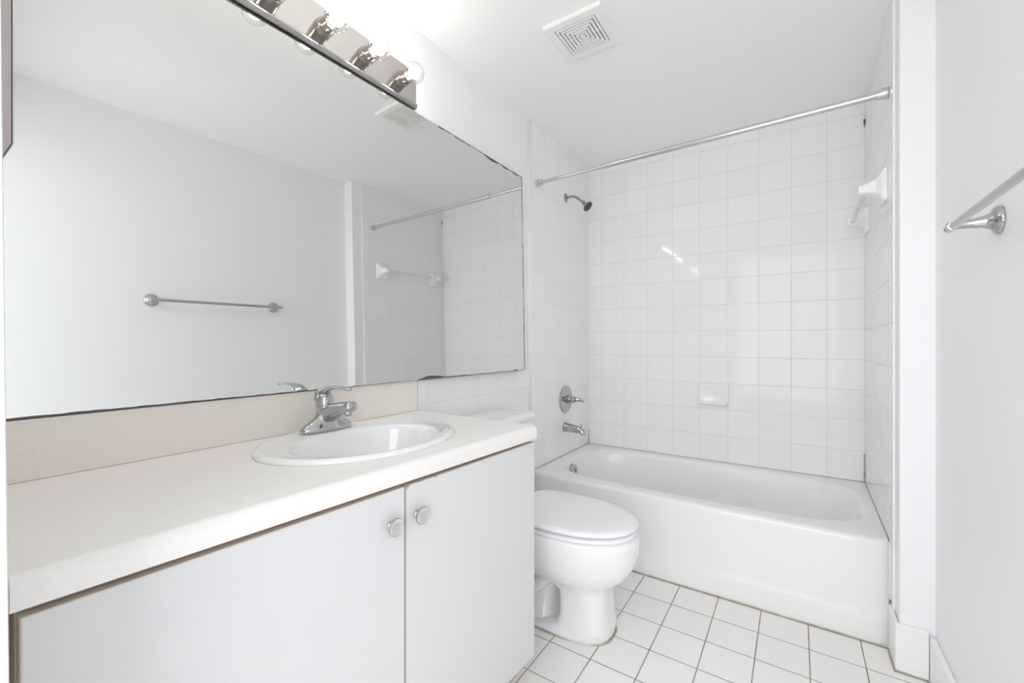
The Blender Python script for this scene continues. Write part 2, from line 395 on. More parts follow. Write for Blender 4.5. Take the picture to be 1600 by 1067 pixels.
# ================================================================== VANITY CABINET
vc = thing('vanity_cabinet', 'white flat-fronted vanity cabinet with two doors under the countertop', 'cabinet', (0.0, 0.64, 0.0))
VX = 0.532; VY0, VY1 = 0.094, 1.184
bm = B((0.008, VX, VY1 - 0.016, VY1, 0.1, 0.793), (0.008, VX, VY0, VY0 + 0.016, 0.1, 0.793), (0.008, 0.4838, VY1 - 0.016, VY1, 0.0, 0.1), (0.008, 0.4838, VY0, VY0 + 0.016, 0.0, 0.1), (0.008, VX - 0.001, VY0 + 0.016, VY1 - 0.016, 0.10, 0.116),
       (0.48, VX, VY0 + 0.016, VY1 - 0.016, 0.765, 0.793), (0.50, VX, 0.645, 0.675, 0.116, 0.765))
shear(bm)
obj('carcass', bm, 'body', vc, bevel=0.0008)
obj('toe_kick', shear(B((0.470, 0.4845, VY0 + 0.0165, VY1 - 0.0165, 0.0, 0.0995))), 'plinth', vc, bevel=0.001)
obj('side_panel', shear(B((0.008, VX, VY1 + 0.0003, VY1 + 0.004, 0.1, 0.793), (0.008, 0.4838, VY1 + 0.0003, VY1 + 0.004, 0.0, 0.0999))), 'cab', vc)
def door(y0, y1, corner, name='door'):
    z0, z1 = 0.092, 0.780
    if corner:   # upper corner knocked round where the edge band has chipped
        r = 0.016
        pl_ = [(y0, z0), (y0, z1 - r)] + [(y0 + r - r * math.cos(a), z1 - r + r * math.sin(a)) for a in [PI / 2 * i / 6 for i in range(1, 7)]]
        for k in range(1, 12):
            yy = y0 + r + (0.11) * k / 12; pl_.append((yy, z1 + random.uniform(-0.0006, 0.0006) - (0.002 if k == 8 else 0)))
        pl_ += [(y1, z1 + 0.001), (y1, z0)]
    else: pl_ = [(y0, z0), (y0, z1), (y1, z1), (y1, z0)]
    bm = bmesh.new(); loops(bm, [[(VX + 0.002, y, z) for y, z in pl_], [(VX + 0.0175, y, z) for y, z in pl_]])
    shear(bm); d = obj(name, bm, 'edge', vc)
    ins = [(y + (0.0014 if y < (y0 + y1) / 2 else -0.0008), z + (0.001 if z < 0.4 else -0.0012)) for y, z in pl_]
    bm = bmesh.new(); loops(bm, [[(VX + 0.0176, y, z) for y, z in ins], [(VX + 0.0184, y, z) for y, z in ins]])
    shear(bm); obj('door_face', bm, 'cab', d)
    return d
dl = door(0.0965, 0.6615, False); dr = door(0.6665, 1.187, True)
def knob(y, z, par):
    bm = bmesh.new()
    x0 = (VX + 0.0186) * (1 - 0.050 * (1.19 - y) / 0.566) + 0.0002
    lathe(bm, (x0, y, z), (1, 0, 0), [(0, 0.0085), (0.002, 0.0085), (0.004, 0.006), (0.010, 0.0055), (0.014, 0.0085), (0.0165, 0.0155), (0.0175, 0.0190), (0.0195, 0.0200), (0.0215, 0.0195), (0.0222, 0.0180), (0.0215, 0.0165), (0.0212, 0.008), (0.0212, 0.0001)], 40)
    o = obj('knob', bm, 'chrome', par, autos=50)
    o.data.materials.append(M['polished'])
    for p in o.data.polygons:      # disc's bright reflection put into a lighter chrome colour, rim left darker
        if p.center.x > x0 + 0.0205 and math.hypot(p.center.y - y, p.center.z - z) < 0.0174: p.material_index = 1
    return o
knob(0.6220, 0.7075, dl); knob(0.6960, 0.7085, dr)

# ================================================================== SINK
sk = thing('sink', 'white oval drop-in sink set in the speckled countertop', 'sink', (SC[0], SC[1], CZ))
bm = bmesh.new(); n = 96
def ell(cx, cy, a, b, z, e=2.0): return [(cx + a * sup(t, e)[0], cy + b * sup(t, e)[1], z) for t in [2 * PI * i / n for i in range(n)]]
ocx, ocy = SC; icx, icy = 0.296, 0.745
LLs = [ell(ocx, ocy, 0.190, 0.250, CZ - 0.006), ell(ocx, ocy, 0.217, 0.277, CZ + 0.0004), ell(ocx, ocy, 0.2185, 0.2785, CZ + 0.004), ell(ocx, ocy, 0.216, 0.276, CZ + 0.0085), ell(ocx, ocy, 0.210, 0.270, CZ + 0.0115),
       ell(ocx, ocy, 0.203, 0.263, CZ + 0.0125), ell(ocx, ocy, 0.196, 0.256, CZ + 0.0115), ell(ocx + 0.002, ocy, 0.190, 0.250, CZ + 0.0100),
       ell(0.290, 0.748, 0.162, 0.215, CZ + 0.0105), ell(icx, icy, 0.153, 0.204, CZ + 0.0095), ell(icx, icy, 0.148, 0.199, CZ + 0.005), ell(icx, icy, 0.144, 0.194, CZ - 0.006),
       ell(icx, icy, 0.139, 0.187, CZ - 0.03), ell(icx, icy, 0.130, 0.176, CZ - 0.065), ell(icx, icy, 0.112, 0.152, CZ - 0.10), ell(icx, icy, 0.080, 0.108, CZ - 0.128), ell(icx, icy, 0.045, 0.055, CZ - 0.138), ell(icx, icy, 0.022, 0.022, CZ - 0.141),
       ell(icx, icy, 0.020, 0.020, CZ - 0.165),
       ell(icx, icy, 0.032, 0.032, CZ - 0.165), ell(icx, icy, 0.060, 0.070, CZ - 0.148), ell(icx, icy, 0.092, 0.120, CZ - 0.137), ell(icx, icy, 0.122, 0.162, CZ - 0.108), ell(icx, icy, 0.140, 0.186, CZ - 0.068), ell(icx, icy, 0.147, 0.197, CZ - 0.034), ell(0.285, 0.75, 0.158, 0.212, CZ - 0.012)]
R_ = loops(bm, LLs, False, False)
for i in range(n):
    j = (i + 1) % n; bm.faces.new((R_[-1][i], R_[-1][j], R_[0][j], R_[0][i]))
obj('basin', bm, 'porcelain', sk, smooth=True)
bm = bmesh.new(); lathe(bm, (icx, icy, CZ - 0.139), (0, 0, 1), [(0, 0.019), (0.001, 0.027), (0.003, 0.028), (0.004, 0.025), (0.002, 0.018), (0.0035, 0.012), (0.0045, 0.0001)], 32)
obj('drain', bm, 'chrome', sk, smooth=True)

# ================================================================== FAUCET
FX, FY, FZ = 0.112, 0.738, CZ + 0.0118
fc = thing('faucet', 'chrome single-lever faucet on the back rim of the oval sink', 'faucet', (FX, FY, FZ))
def stad(x, y, z, hl, hw, nn=40):
    """stadium in xy, long along y"""
    out = []
    for i in range(nn):
        t = 2 * PI * i / nn; c, s = sup(t, 2.6); out.append((x + hw * c, y + hl * s, z))
    return out
bm = bmesh.new()
loops(bm, [stad(FX, FY, FZ, 0.079, 0.026), stad(FX, FY, FZ + 0.008, 0.079, 0.026), stad(FX, FY, FZ + 0.013, 0.077, 0.0245), stad(FX, FY, FZ + 0.019, 0.070, 0.0225), stad(FX, FY, FZ + 0.026, 0.058, 0.021), stad(FX, FY, FZ + 0.034, 0.044, 0.021), stad(FX, FY, FZ + 0.043, 0.032, 0.022), stad(FX, FY, FZ + 0.050, 0.027, 0.023)])
obj('faucet_base', bm, 'chrome', fc, smooth=True)
def path_loft(bm, secs, e=3.0, nn=28):
    """secs: (x,z, pitch angle of path in xz, half width y, half height, ycenter)"""
    LL = []
    for x, z, ang, hw, hh in secs:
        nx, nz = -math.sin(ang), math.cos(ang)
        LL.append([(x + nx * hh * sup(t, e)[1], FY + hw * sup(t, e)[0], z + nz * hh * sup(t, e)[1]) for t in [2 * PI * i / nn for i in range(nn)]])
    loops(bm, LL)
bm = bmesh.new()
path_loft(bm, [(FX - 0.020, FZ + 0.030, 0.62, 0.022, 0.020), (FX + 0.004, FZ + 0.042, 0.52, 0.0245, 0.0235), (FX + 0.030, FZ + 0.056, 0.42, 0.0235, 0.0215), (FX + 0.058, FZ + 0.067, 0.30, 0.0215, 0.0180), (FX + 0.082, FZ + 0.073, 0.20, 0.0195, 0.0158), (FX + 0.104, FZ + 0.076, 0.10, 0.0185, 0.0148), (FX + 0.117, FZ + 0.077, 0.05, 0.0172, 0.0138), (FX + 0.121, FZ + 0.0772, 0.05, 0.0145, 0.0115)])
sp_ = obj('spout', bm, 'chrome', fc, autos=60)
bm = bmesh.new(); lathe(bm, (FX + 0.098, FY, FZ + 0.064), (0.12, 0, -1), [(0, 0.0135), (0.005, 0.0138), (0.0055, 0.0122), (0.013, 0.0118), (0.0145, 0.0105), (0.0146, 0.009), (0.009, 0.0085), (0.009, 0.0001)], 28)
obj('aerator', bm, 'chrome', sp_, autos=40)
# body rising behind the spout, leaning back a little
bm = bmesh.new(); lathe(bm, (FX - 0.006, FY, FZ + 0.028), (-0.10, 0, 1), [(0, 0.027), (0.014, 0.0262), (0.026, 0.0250), (0.036, 0.0242), (0.041, 0.0240), (0.042, 0.0225), (0.043, 0.0225), (0.0435, 0.0242)], 40)
obj('faucet_body', bm, 'chrome', fc, autos=40)
bm = bmesh.new(); lathe(bm, (FX - 0.0105, FY, FZ + 0.0722), (-0.10, 0, 1), [(0, 0.0245), (0.006, 0.0252), (0.016, 0.0248), (0.026, 0.0225), (0.034, 0.0180), (0.040, 0.0110), (0.042, 0.0001)], 40)
hd = obj('handle', bm, 'chrome', fc, autos=50)
bm = bmesh.new()
def lev(secs, nn=24):
    LL = []
    for x, z, ang, hw, hh in secs:
        nx, nz = -math.sin(ang), math.cos(ang)
        LL.append([(x + nx * hh * math.sin(t), FY + hw * math.cos(t), z + nz * hh * math.sin(t)) for t in [2 * PI * i / nn for i in range(nn)]])
    loops(bm, LL)
lev([(FX - 0.036, FZ + 0.074, 1.35, 0.012, 0.005), (FX - 0.035, FZ + 0.088, 1.25, 0.019, 0.009), (FX - 0.025, FZ + 0.106, 0.85, 0.022, 0.0105), (FX - 0.006, FZ + 0.117, 0.42, 0.0215, 0.0095), (FX + 0.018, FZ + 0.123, 0.20, 0.0175, 0.0068), (FX + 0.045, FZ + 0.1265, 0.08, 0.0135, 0.0048), (FX + 0.072, FZ + 0.1275, 0.0, 0.0110, 0.0042), (FX + 0.090, FZ + 0.127, -0.08, 0.0112, 0.0044), (FX + 0.104, FZ + 0.125, -0.25, 0.0105, 0.0044), (FX + 0.111, FZ + 0.1225, -0.35, 0.006, 0.0025)])
obj('lever', bm, 'chrome', hd, smooth=True)
bm = bmesh.new(); lathe(bm, (FX - 0.044, FY, FZ), (0, 0, 1), [(0, 0.0035), (0.005, 0.0035), (0.005, 0.0022), (0.044, 0.0022), (0.045, 0.004), (0.05, 0.0045), (0.053, 0.003), (0.054, 0.0001)], 16)
obj('pop_up_rod', bm, 'chrome', fc, smooth=True)

# ================================================================== VANITY LIGHT
LY0, LY1, LZ0, LZ1 = 0.240, 1.174, 2.0085, 2.152
vl = thing('vanity_light', 'polished chrome strip light with a row of clear globe bulbs above the mirror', 'wall light', (0.0, 0.7, LZ0))
prof = [(0.0005, LZ0), (0.016, LZ0)] + [(0.020 + 0.011 * math.cos(a), LZ0 + 0.011 + 0.011 * math.sin(a)) for a in [-PI / 2 + PI * 0.86 * i / 14 for i in range(15)]] + [(0.023, LZ0 + 0.0235), (0.023, LZ1 - 0.004), (0.021, LZ1), (0.0005, LZ1)]
bm = bmesh.new(); extrude_profile(bm, prof, LY0, LY1)
obj('backplate', bm, 'brushed', vl, autos=45)
bz = 2.082
for k in range(6):
    by = 1.094 - 0.1565 * k
    bm = bmesh.new(); lathe(bm, (0.0235, by, bz), (1, 0, 0), [(0, 0.0285), (0.018, 0.0285), (0.0185, 0.0265), (0.020, 0.0265), (0.0205, 0.0235), (0.046, 0.0235), (0.047, 0.0225), (0.044, 0.021), (0.030, 0.020), (0.030, 0.0001)], 36)
    so = obj('socket', bm, 'oldchrome', vl, autos=40)
    cx_ = 0.0235 + 0.074; rr = 0.0365
    bm = bmesh.new()
    pr_ = [(-0.045, 0.0115), (-0.042, 0.0125), (-0.036, 0.014)]
    a0 = math.asin(0.019 / rr)
    for i in range(0, 20):
        a = a0 + (PI - a0) * i / 19; pr_.append((-rr * math.cos(a), rr * math.sin(a)))
    lathe(bm, (cx_, by, bz), (1, 0, 0), pr_, 40, True, True)
    bu = obj('bulb', bm, 'globe', vl, smooth=True)
    bm = bmesh.new(); lathe(bm, (cx_, by, bz), (1, 0, 0), [(-0.021, 0.0001), (-0.017, 0.012), (-0.008, 0.0195), (0.0, 0.0215), (0.010, 0.0185), (0.018, 0.010), (0.021, 0.0001)], 20, False, False)
    obj('glowing_filament', bm, 'glow', bu, smooth=True)
    bm = bmesh.new(); lathe(bm, (cx_ - 0.042, by, bz), (1, 0, 0), [(0, 0.0085), (0.010, 0.007), (0.022, 0.0025), (0.026, 0.002)], 12)
    obj('bulb_stem', bm, 'brass', bu, smooth=True)

# ================================================================== MEDICINE CABINET (on the doorway wall)
mc = thing('medicine_cabinet', 'small wall cabinet seen edge-on in the upper left corner beside the mirror', 'cabinet', (0.19, YF, 1.40))
bm = B((0.05, 0.330, YF + 0.0005, 0.1098, 1.385, 2.02)); obj('cabinet_box', bm, 'mauve', mc, bevel=0.001)
bm = B((0.048, 0.332, 0.1102, 0.1118, 1.384, 2.021)); obj('mirrored_door', bm, 'cabmirror', mc, bevel=0.001)

# ================================================================== TOILET
TY = 1.540
tl = thing('toilet', 'white two-piece toilet with closed lid between the vanity and the bathtub', 'toilet', (0.35, TY, 0.0))
def bowl_loop(z, xb, xf, hw, e=2.3, ef=2.0, n=56, yo=0):
    """egg: back end at xb, front tip at xf; widest about 45 per cent from the back"""
    xm = xb + (xf - xb) * 0.46; out = []
    for i in range(n):
        t = 2 * PI * i / n; ex = ef if math.cos(t) > 0 else e
        c, s = sup(t, ex); c2, s2 = c, s
        out.append((xm + (xf - xm if c > 0 else xm - xb) * c2, TY + yo + hw * s2, z))
    return out
bm = bmesh.new()
loops(bm, [bowl_loop(0.0005, 0.30, 0.682, 0.116, 5, 2.8), bowl_loop(0.012, 0.30, 0.682, 0.116, 5, 2.8), bowl_loop(0.030, 0.44, 0.682, 0.112, 6, 3.2), bowl_loop(0.045, 0.49, 0.678, 0.108, 6, 3.2), bowl_loop(0.08, 0.50, 0.674, 0.104, 6, 3.2), bowl_loop(0.13, 0.50, 0.670, 0.102, 6, 3.1), bowl_loop(0.17, 0.49, 0.669, 0.103, 5, 3.0),
           bowl_loop(0.190, 0.44, 0.677, 0.110, 4, 2.5), bowl_loop(0.212, 0.34, 0.708, 0.136, 3.2, 2.2), bowl_loop(0.24, 0.27, 0.740, 0.160, 3, 2.1), bowl_loop(0.28, 0.235, 0.762, 0.177, 2.8, 2.1), bowl_loop(0.33, 0.22, 0.776, 0.187, 2.8, 2.1), bowl_loop(0.365, 0.215, 0.778, 0.189, 2.8, 2.1), bowl_loop(0.383, 0.215, 0.778, 0.189, 2.8, 2.1), bowl_loop(0.391, 0.218, 0.773, 0.185, 2.8, 2.1)])
bowl = obj('bowl', bm, 'porcelain', tl, smooth=True)
# rear pedestal and trapway: narrower swelling behind the front column, foot plate
bm = bmesh.new()
def sq(z, x0, x1, hw, e=4, n=40):
    return [((x0 + x1) / 2 + (x1 - x0) / 2 * sup(t, e)[0], TY + hw * sup(t, e)[1], z) for t in [2 * PI * i / n for i in range(n)]]
loops(bm, [sq(0.0005, 0.13, 0.46, 0.108, 5), sq(0.018, 0.13, 0.46, 0.106, 5), sq(0.05, 0.14, 0.45, 0.085, 4), sq(0.10, 0.15, 0.45, 0.064, 3), sq(0.17, 0.16, 0.46, 0.062, 3), sq(0.24, 0.13, 0.46, 0.070, 3), sq(0.31, 0.06, 0.40, 0.10, 3.5), sq(0.345, 0.035, 0.36, 0.13, 4), sq(0.38, 0.03, 0.34, 0.14, 4.5), sq(0.388, 0.032, 0.33, 0.137, 4.5)])
obj('pedestal', bm, 'porcelain', tl, smooth=True)
bm = bmesh.new()
P = smooth_curve([(0.50, TY - 0.05, 0.235), (0.44, TY - 0.068, 0.19), (0.385, TY - 0.066, 0.135), (0.33, TY - 0.064, 0.12), (0.27, TY - 0.062, 0.15), (0.235, TY - 0.058, 0.22), (0.20, TY - 0.05, 0.25)], 5)
tube(bm, P, 0.030, 20)
P2 = [Vector((p.x, 2 * TY - p.y, p.z)) for p in P]; tube(bm, P2, 0.030, 20)
obj('trapway', bm, 'porcelain', tl, smooth=True)
def egg(z, d=0.0, ex=0.0, xb=0.262, xf=0.772, hw=0.186):
    return bowl_loop(z, xb + d, xf - d, hw - d, 3.6, 2.08)
bm = bmesh.new()
loops(bm, [egg(0.3925, 0.012), egg(0.394, 0.006), egg(0.398, 0.003), egg(0.404, 0.002), egg(0.408, 0.005), egg(0.4095, 0.012)])
obj('seat', bm, 'lid', tl, smooth=True)
for t in (0.45, -0.45, 2.4, -2.4):
    bm = bmesh.new(); c, s_ = math.cos(t), math.sin(t); lathe(bm, (0.50 + 0.235 * c, TY + 0.150 * s_, 0.4096), (0, 0, 1), [(0, 0.009), (0.0088, 0.009)], 16)
    obj('seat_bumper', bm, 'lid', tl)
bm = bmesh.new()
loops(bm, [egg(0.418, 0.006), egg(0.4195, 0.001), egg(0.424, -0.001), egg(0.430, 0.001), egg(0.4345, 0.007), egg(0.437, 0.020), egg(0.4385, 0.06), egg(0.439, 0.12)])
obj('lid', bm, 'lid', tl, smooth=True)
for s_ in (-1, 1):
    bm = bmesh.new(); lathe(bm, (0.248, TY + s_ * 0.075 - 0.02, 0.4165), (0, 1, 0), [(0, 0.010), (0.002, 0.012), (0.038, 0.012), (0.04, 0.010)], 20)
    obj('hinge', bm, 'lid', tl, autos=40)
bm = bmesh.new()
def rr_(x0, x1, hw, z, rad=0.03, n=8):
    y0, y1 = TY - hw, TY + hw; out = []
    for cx, cy, a0 in ((x1 - rad, y1 - rad, 0), (x0 + rad, y1 - rad, PI / 2), (x0 + rad, y0 + rad, PI), (x1 - rad, y0 + rad, 3 * PI / 2)):
        for i in range(n + 1):
            a = a0 + PI / 2 * i / n; out.append((cx + rad * math.cos(a), cy + rad * math.sin(a), z))
    return out
loops(bm, [rr_(0.035, 0.200, 0.200, 0.391), rr_(0.03, 0.205, 0.206, 0.40), rr_(0.022, 0.212, 0.220, 0.60), rr_(0.018, 0.214, 0.224, 0.737)])
obj('tank', bm, 'porcelain', tl, autos=40)
bm = bmesh.new()
loops(bm, [rr_(0.016, 0.222, 0.232, 0.7375, 0.04), rr_(0.012, 0.228, 0.238, 0.742, 0.045), rr_(0.012, 0.229, 0.239, 0.757, 0.045), rr_(0.014, 0.226, 0.236, 0.766, 0.045), rr_(0.020, 0.218, 0.229, 0.772, 0.04), rr_(0.035, 0.20, 0.212, 0.775, 0.035)])
obj('tank_lid', bm, 'porcelain', tl, smooth=True)
bm = bmesh.new(); lathe(bm, (0.2145, TY - 0.15, 0.665), (1, 0, 0), [(0, 0.014), (0.004, 0.014), (0.008, 0.009), (0.016, 0.007)], 20)
tube(bm, [(0.226, TY - 0.15, 0.665), (0.229, TY - 0.13, 0.662), (0.231, TY - 0.10, 0.656), (0.231, TY - 0.07, 0.650)], [0.006, 0.006, 0.007, 0.006], 12)
obj('flush_lever', bm, 'chrome', tl, smooth=True)
# stained caulk bead round the foot
bm = bmesh.new()
ring = bowl_loop(0.002, 0.125, 0.6845, 0.1175, 6, 3.0, 90)
R2 = [Vector(p) for p in ring]; LL = []
for i, p in enumerate(R2):
    t = (R2[(i + 1) % len(R2)] - R2[i - 1]).normalized(); a = Vector((t.y, -t.x, 0)); rad = random.uniform(0.0025, 0.0042)
    LL.append([p + (a * math.cos(q) + Vector((0, 0, 1)) * math.sin(q)) * rad for q in [2 * PI * k / 8 for k in range(8)]])
LL.append(LL[0]); loops(bm, LL, False, False); bmesh.ops.remove_doubles(bm, verts=bm.verts, dist=1e-6)
obj('caulk_bead', bm, 'caulk', tl, smooth=True)

# ================================================================== BATHTUB
tb = thing('bathtub', 'white enamel alcove bathtub along the tiled back wall', 'bathtub', (0.78, 2.45, 0.0))
TZ = 0.372; TX0, TX1, TYA, TYB = 0.0095, 1.5355, 2.062, YB - 0.0015
n = 128
def rectl(x0, x1, y0, y1, z, rad=0.004):
    out = []; cx, cy = (x0 + x1) / 2, (y0 + y1) / 2; hx, hy = (x1 - x0) / 2, (y1 - y0) / 2
    for i in range(n):
        t = 2 * PI * (i + 0.5) / n; c, s = math.cos(t), math.sin(t)
        # parameter matched to the inner outline
        k = 1 / max(abs(c), abs(s)); out.append(Vector((cx + hx * c * k, cy + hy * s * k, z)))
    return out
def inner(x0, x1, y0, y1, z, e):
    cx, cy = (x0 + x1) / 2, (y0 + y1) / 2; hx, hy = (x1 - x0) / 2, (y1 - y0) / 2; out = []
    for i in range(n):
        t = 2 * PI * (i + 0.5) / n; c, s = math.cos(t), math.sin(t)
        k = (abs(c) ** e + abs(s) ** e) ** (-1 / e); out.append(Vector((cx + hx * c * k, cy + hy * s * k, z)))
    return out
LLs = [rectl(TX0, TX1, TYA - 0.028, TYB, 0.001), rectl(TX0, TX1, TYA - 0.027, TYB, 0.020), rectl(TX0, TX1, TYA - 0.025, TYB, 0.075), rectl(TX0, TX1, TYA - 0.023, TYB, 0.092), rectl(TX0, TX1, TYA - 0.0175, TYB, 0.104), rectl(TX0, TX1, TYA - 0.015, TYB, 0.13), rectl(TX0, TX1, TYA - 0.003, TYB, 0.32), rectl(TX0, TX1, TYA - 0.003, TYB, TZ - 0.020),
       rectl(TX0, TX1, TYA - 0.002, TYB, TZ - 0.009), rectl(TX0, TX1, TYA + 0.006, TYB, TZ - 0.001), rectl(TX0, TX1, TYA + 0.014, TYB, TZ + 0.001),
       inner(0.062, 1.500, 2.140, 2.822, TZ - 0.001, 4.2), inner(0.070, 1.492, 2.148, 2.815, TZ - 0.003, 4.0), inner(0.078, 1.484, 2.157, 2.807, TZ - 0.012, 3.8), inner(0.084, 1.474, 2.163, 2.801, TZ - 0.03, 3.7),
       inner(0.095, 1.44, 2.172, 2.792, TZ - 0.10, 3.6), inner(0.11, 1.38, 2.182, 2.782, TZ - 0.20, 3.4), inner(0.13, 1.32, 2.195, 2.768, TZ - 0.27, 3.2), inner(0.17, 1.25, 2.22, 2.74, TZ - 0.305, 3.0), inner(0.24, 1.17, 2.28, 2.68, TZ - 0.318, 2.8), inner(0.40, 1.0, 2.38, 2.58, TZ - 0.320, 2.4)]
bm = bmesh.new(); loops(bm, LLs, False, True)
for v in bm.verts:
    v.co.x += 0.0125 * max(0, (v.co.y - 2.03) / 0.83) * max(0, (v.co.x - 1.0) / 0.536)
obj('tub_shell', bm, 'tub', tb, autos=50)
# overflow plate on the drain end
bm = bmesh.new(); lathe(bm, (0.1000, 2.425, 0.306), (1, 0, 0.16), [(0, 0.037), (0.003, 0.038), (0.008, 0.035), (0.011, 0.028), (0.012, 0.012), (0.012, 0.0001)], 36)
ov = obj('overflow_plate', bm, 'chrome', tb, autos=50)
bm = bmesh.new(); tube(bm, [(0.113, 2.425, 0.292), (0.1185, 2.425, 0.306), (0.1155, 2.425, 0.324)], [0.0035, 0.0045, 0.0035], 12)
obj('drain_lever', bm, 'oldchrome', ov, smooth=True)
bm = bmesh.new(); lathe(bm, (0.33, 2.48, TZ - 0.3195), (0, 0, 1), [(0, 0.03), (0.002, 0.03), (0.003, 0.026), (0.001, 0.018), (0.001, 0.0001)], 32)
obj('drain', bm, 'chrome', tb, smooth=True)

# ================================================================== SHOWER ROD
rd = thing('shower_curtain_rod', 'telescoping metal shower curtain rod spanning the tub alcove', 'rod', (0.78, 2.125, 2.02))
pa, pb = Vector((0.0095, 2.128, 2.016)), Vector((1.5378, 2.094, 2.029))
dd = (pb - pa); Lr = dd.length; dn = dd.normalized()
bm = bmesh.new(); lathe(bm, pa + dn * 0.03, dn, [(0, 0.0092), (0.36, 0.0092)], 24); obj('inner_tube', bm, 'rod', rd, autos=40)
bm = bmesh.new(); lathe(bm, pa + dn * 0.39, dn, [(0, 0.0104), (0.0008, 0.0132), (0.004, 0.0132), (Lr - 0.42, 0.0132)], 24); obj('outer_tube', bm, 'rod', rd, autos=40)
for p, d in ((pa, dn), (pb, -dn)):
    bm = bmesh.new(); lathe(bm, p, d, [(0, 0.0205), (0.004, 0.0215), (0.012, 0.021), (0.028, 0.0185), (0.034, 0.0172), (0.0345, 0.0134)], 28)
    obj('end_cap', bm, 'rod', rd, autos=40)
# ================================================================== SHOWER HEAD
sh = thing('wall_shower', 'small chrome shower head on a bent arm on the left tiled wall', 'shower', (0.008, 2.505, 2.03))
bm = bmesh.new(); lathe(bm, (0.0085, 2.497, 2.036), (1, 0, 0), [(0, 0.029), (0.002, 0.029), (0.006, 0.025), (0.010, 0.016), (0.011, 0.0108)], 32)
obj('flange', bm, 'oldchrome', sh, autos=50)
P = smooth_curve([(0.012, 2.497, 2.036), (0.04, 2.497, 2.037), (0.066, 2.497, 2.034), (0.088, 2.497, 2.022), (0.112, 2.497, 2.002), (0.132, 2.497, 1.984)], 6)
bm = bmesh.new(); tube(bm, P, 0.0085, 20); obj('arm', bm, 'oldchrome', sh, smooth=True)
hd_ = Vector((0.72, -0.08, -0.70)).normalized()
p0 = Vector((0.129, 2.497, 1.9865))
bm = bmesh.new(); lathe(bm, p0, hd_, [(0, 0.010), (0.002, 0.0125), (0.012, 0.0125), (0.013, 0.011), (0.018, 0.012), (0.024, 0.015), (0.040, 0.030), (0.047, 0.0335), (0.051, 0.0335), (0.052, 0.031)], 36)
hh = obj('shower_rose', bm, 'oldchrome', sh, autos=40)
bm = bmesh.new(); lathe(bm, p0 + hd_ * 0.0515, hd_, [(0, 0.0312), (0.0012, 0.031), (0.002, 0.02), (0.0024, 0.0001)], 32); obj('nozzle_face', bm, 'nozzle', hh, autos=50)
# ================================================================== VALVE
vv = thing('shower_valve', 'round chrome shower valve with lever handle above the tub spout', 'valve', (0.008, 2.515, 0.732))
vy, vz = 2.495, 0.732
bm = bmesh.new(); lathe(bm, (0.0085, vy, vz), (1, 0, 0), [(0, 0.088), (0.003, 0.089), (0.008, 0.084), (0.011, 0.074), (0.010, 0.066), (0.012, 0.058), (0.015, 0.030), (0.016, 0.026)], 56)
obj('escutcheon', bm, 'chrome', vv, autos=50)
bm = bmesh.new(); lathe(bm, (0.0235, vy, vz), (1, 0, 0), [(0, 0.027), (0.004, 0.0275), (0.026, 0.0255), (0.030, 0.022), (0.031, 0.0185), (0.040, 0.0185), (0.042, 0.0205), (0.050, 0.0195), (0.056, 0.014), (0.058, 0.0001)], 40)
hv = obj('handle', bm, 'oldchrome', vv, autos=40)
bm = bmesh.new()
P = [(0.066, vy, vz + 0.002), (0.082, vy + 0.004, vz + 0.002), (0.100, vy + 0.008, vz + 0.001), (0.118, vy + 0.012, vz - 0.001), (0.133, vy + 0.015, vz - 0.003)]
tube(bm, P, [0.016, 0.0145, 0.0115, 0.0105, 0.0115], 20)
obj('lever', bm, 'chrome', hv, autos=50)
# ================================================================== TUB SPOUT
ts = thing('tub_spout', 'chrome tub spout with diverter knob on the tiled wall below the valve', 'spout', (0.008, 2.505, 0.55))
sy, sz = 2.482, 0.5535
bm = bmesh.new()
LL = []
for x, z, ang, hw, hh2 in [(0.0085, sz, 0, 0.030, 0.031), (0.014, sz, 0, 0.031, 0.032), (0.018, sz, 0, 0.0285, 0.029), (0.05, sz - 0.002, -0.05, 0.026, 0.027), (0.09, sz - 0.005, -0.10, 0.0235, 0.024), (0.112, sz - 0.008, -0.25, 0.022, 0.0225), (0.128, sz - 0.016, -0.75, 0.021, 0.021), (0.136, sz - 0.028, -1.25, 0.0195, 0.017), (0.138, sz - 0.036, -1.5, 0.0185, 0.0155)]:
    nx, nz = -math.sin(ang), math.cos(ang)
    LL.append([(x + nx * hh2 * math.sin(t), sy + hw * math.cos(t), z + nz * hh2 * math.sin(t)) for t in [2 * PI * i / 32 for i in range(32)]])
loops(bm, LL); obj('spout_body', bm, 'chrome', ts, autos=50)
bm = bmesh.new(); lathe(bm, (0.122, sy, sz + 0.004), (0.15, 0, 1), [(0, 0.003), (0.016, 0.003), (0.017, 0.007), (0.022, 0.0075), (0.024, 0.005), (0.0245, 0.0001)], 20)
obj('diverter_knob', bm, 'chrome', ts, autos=50)

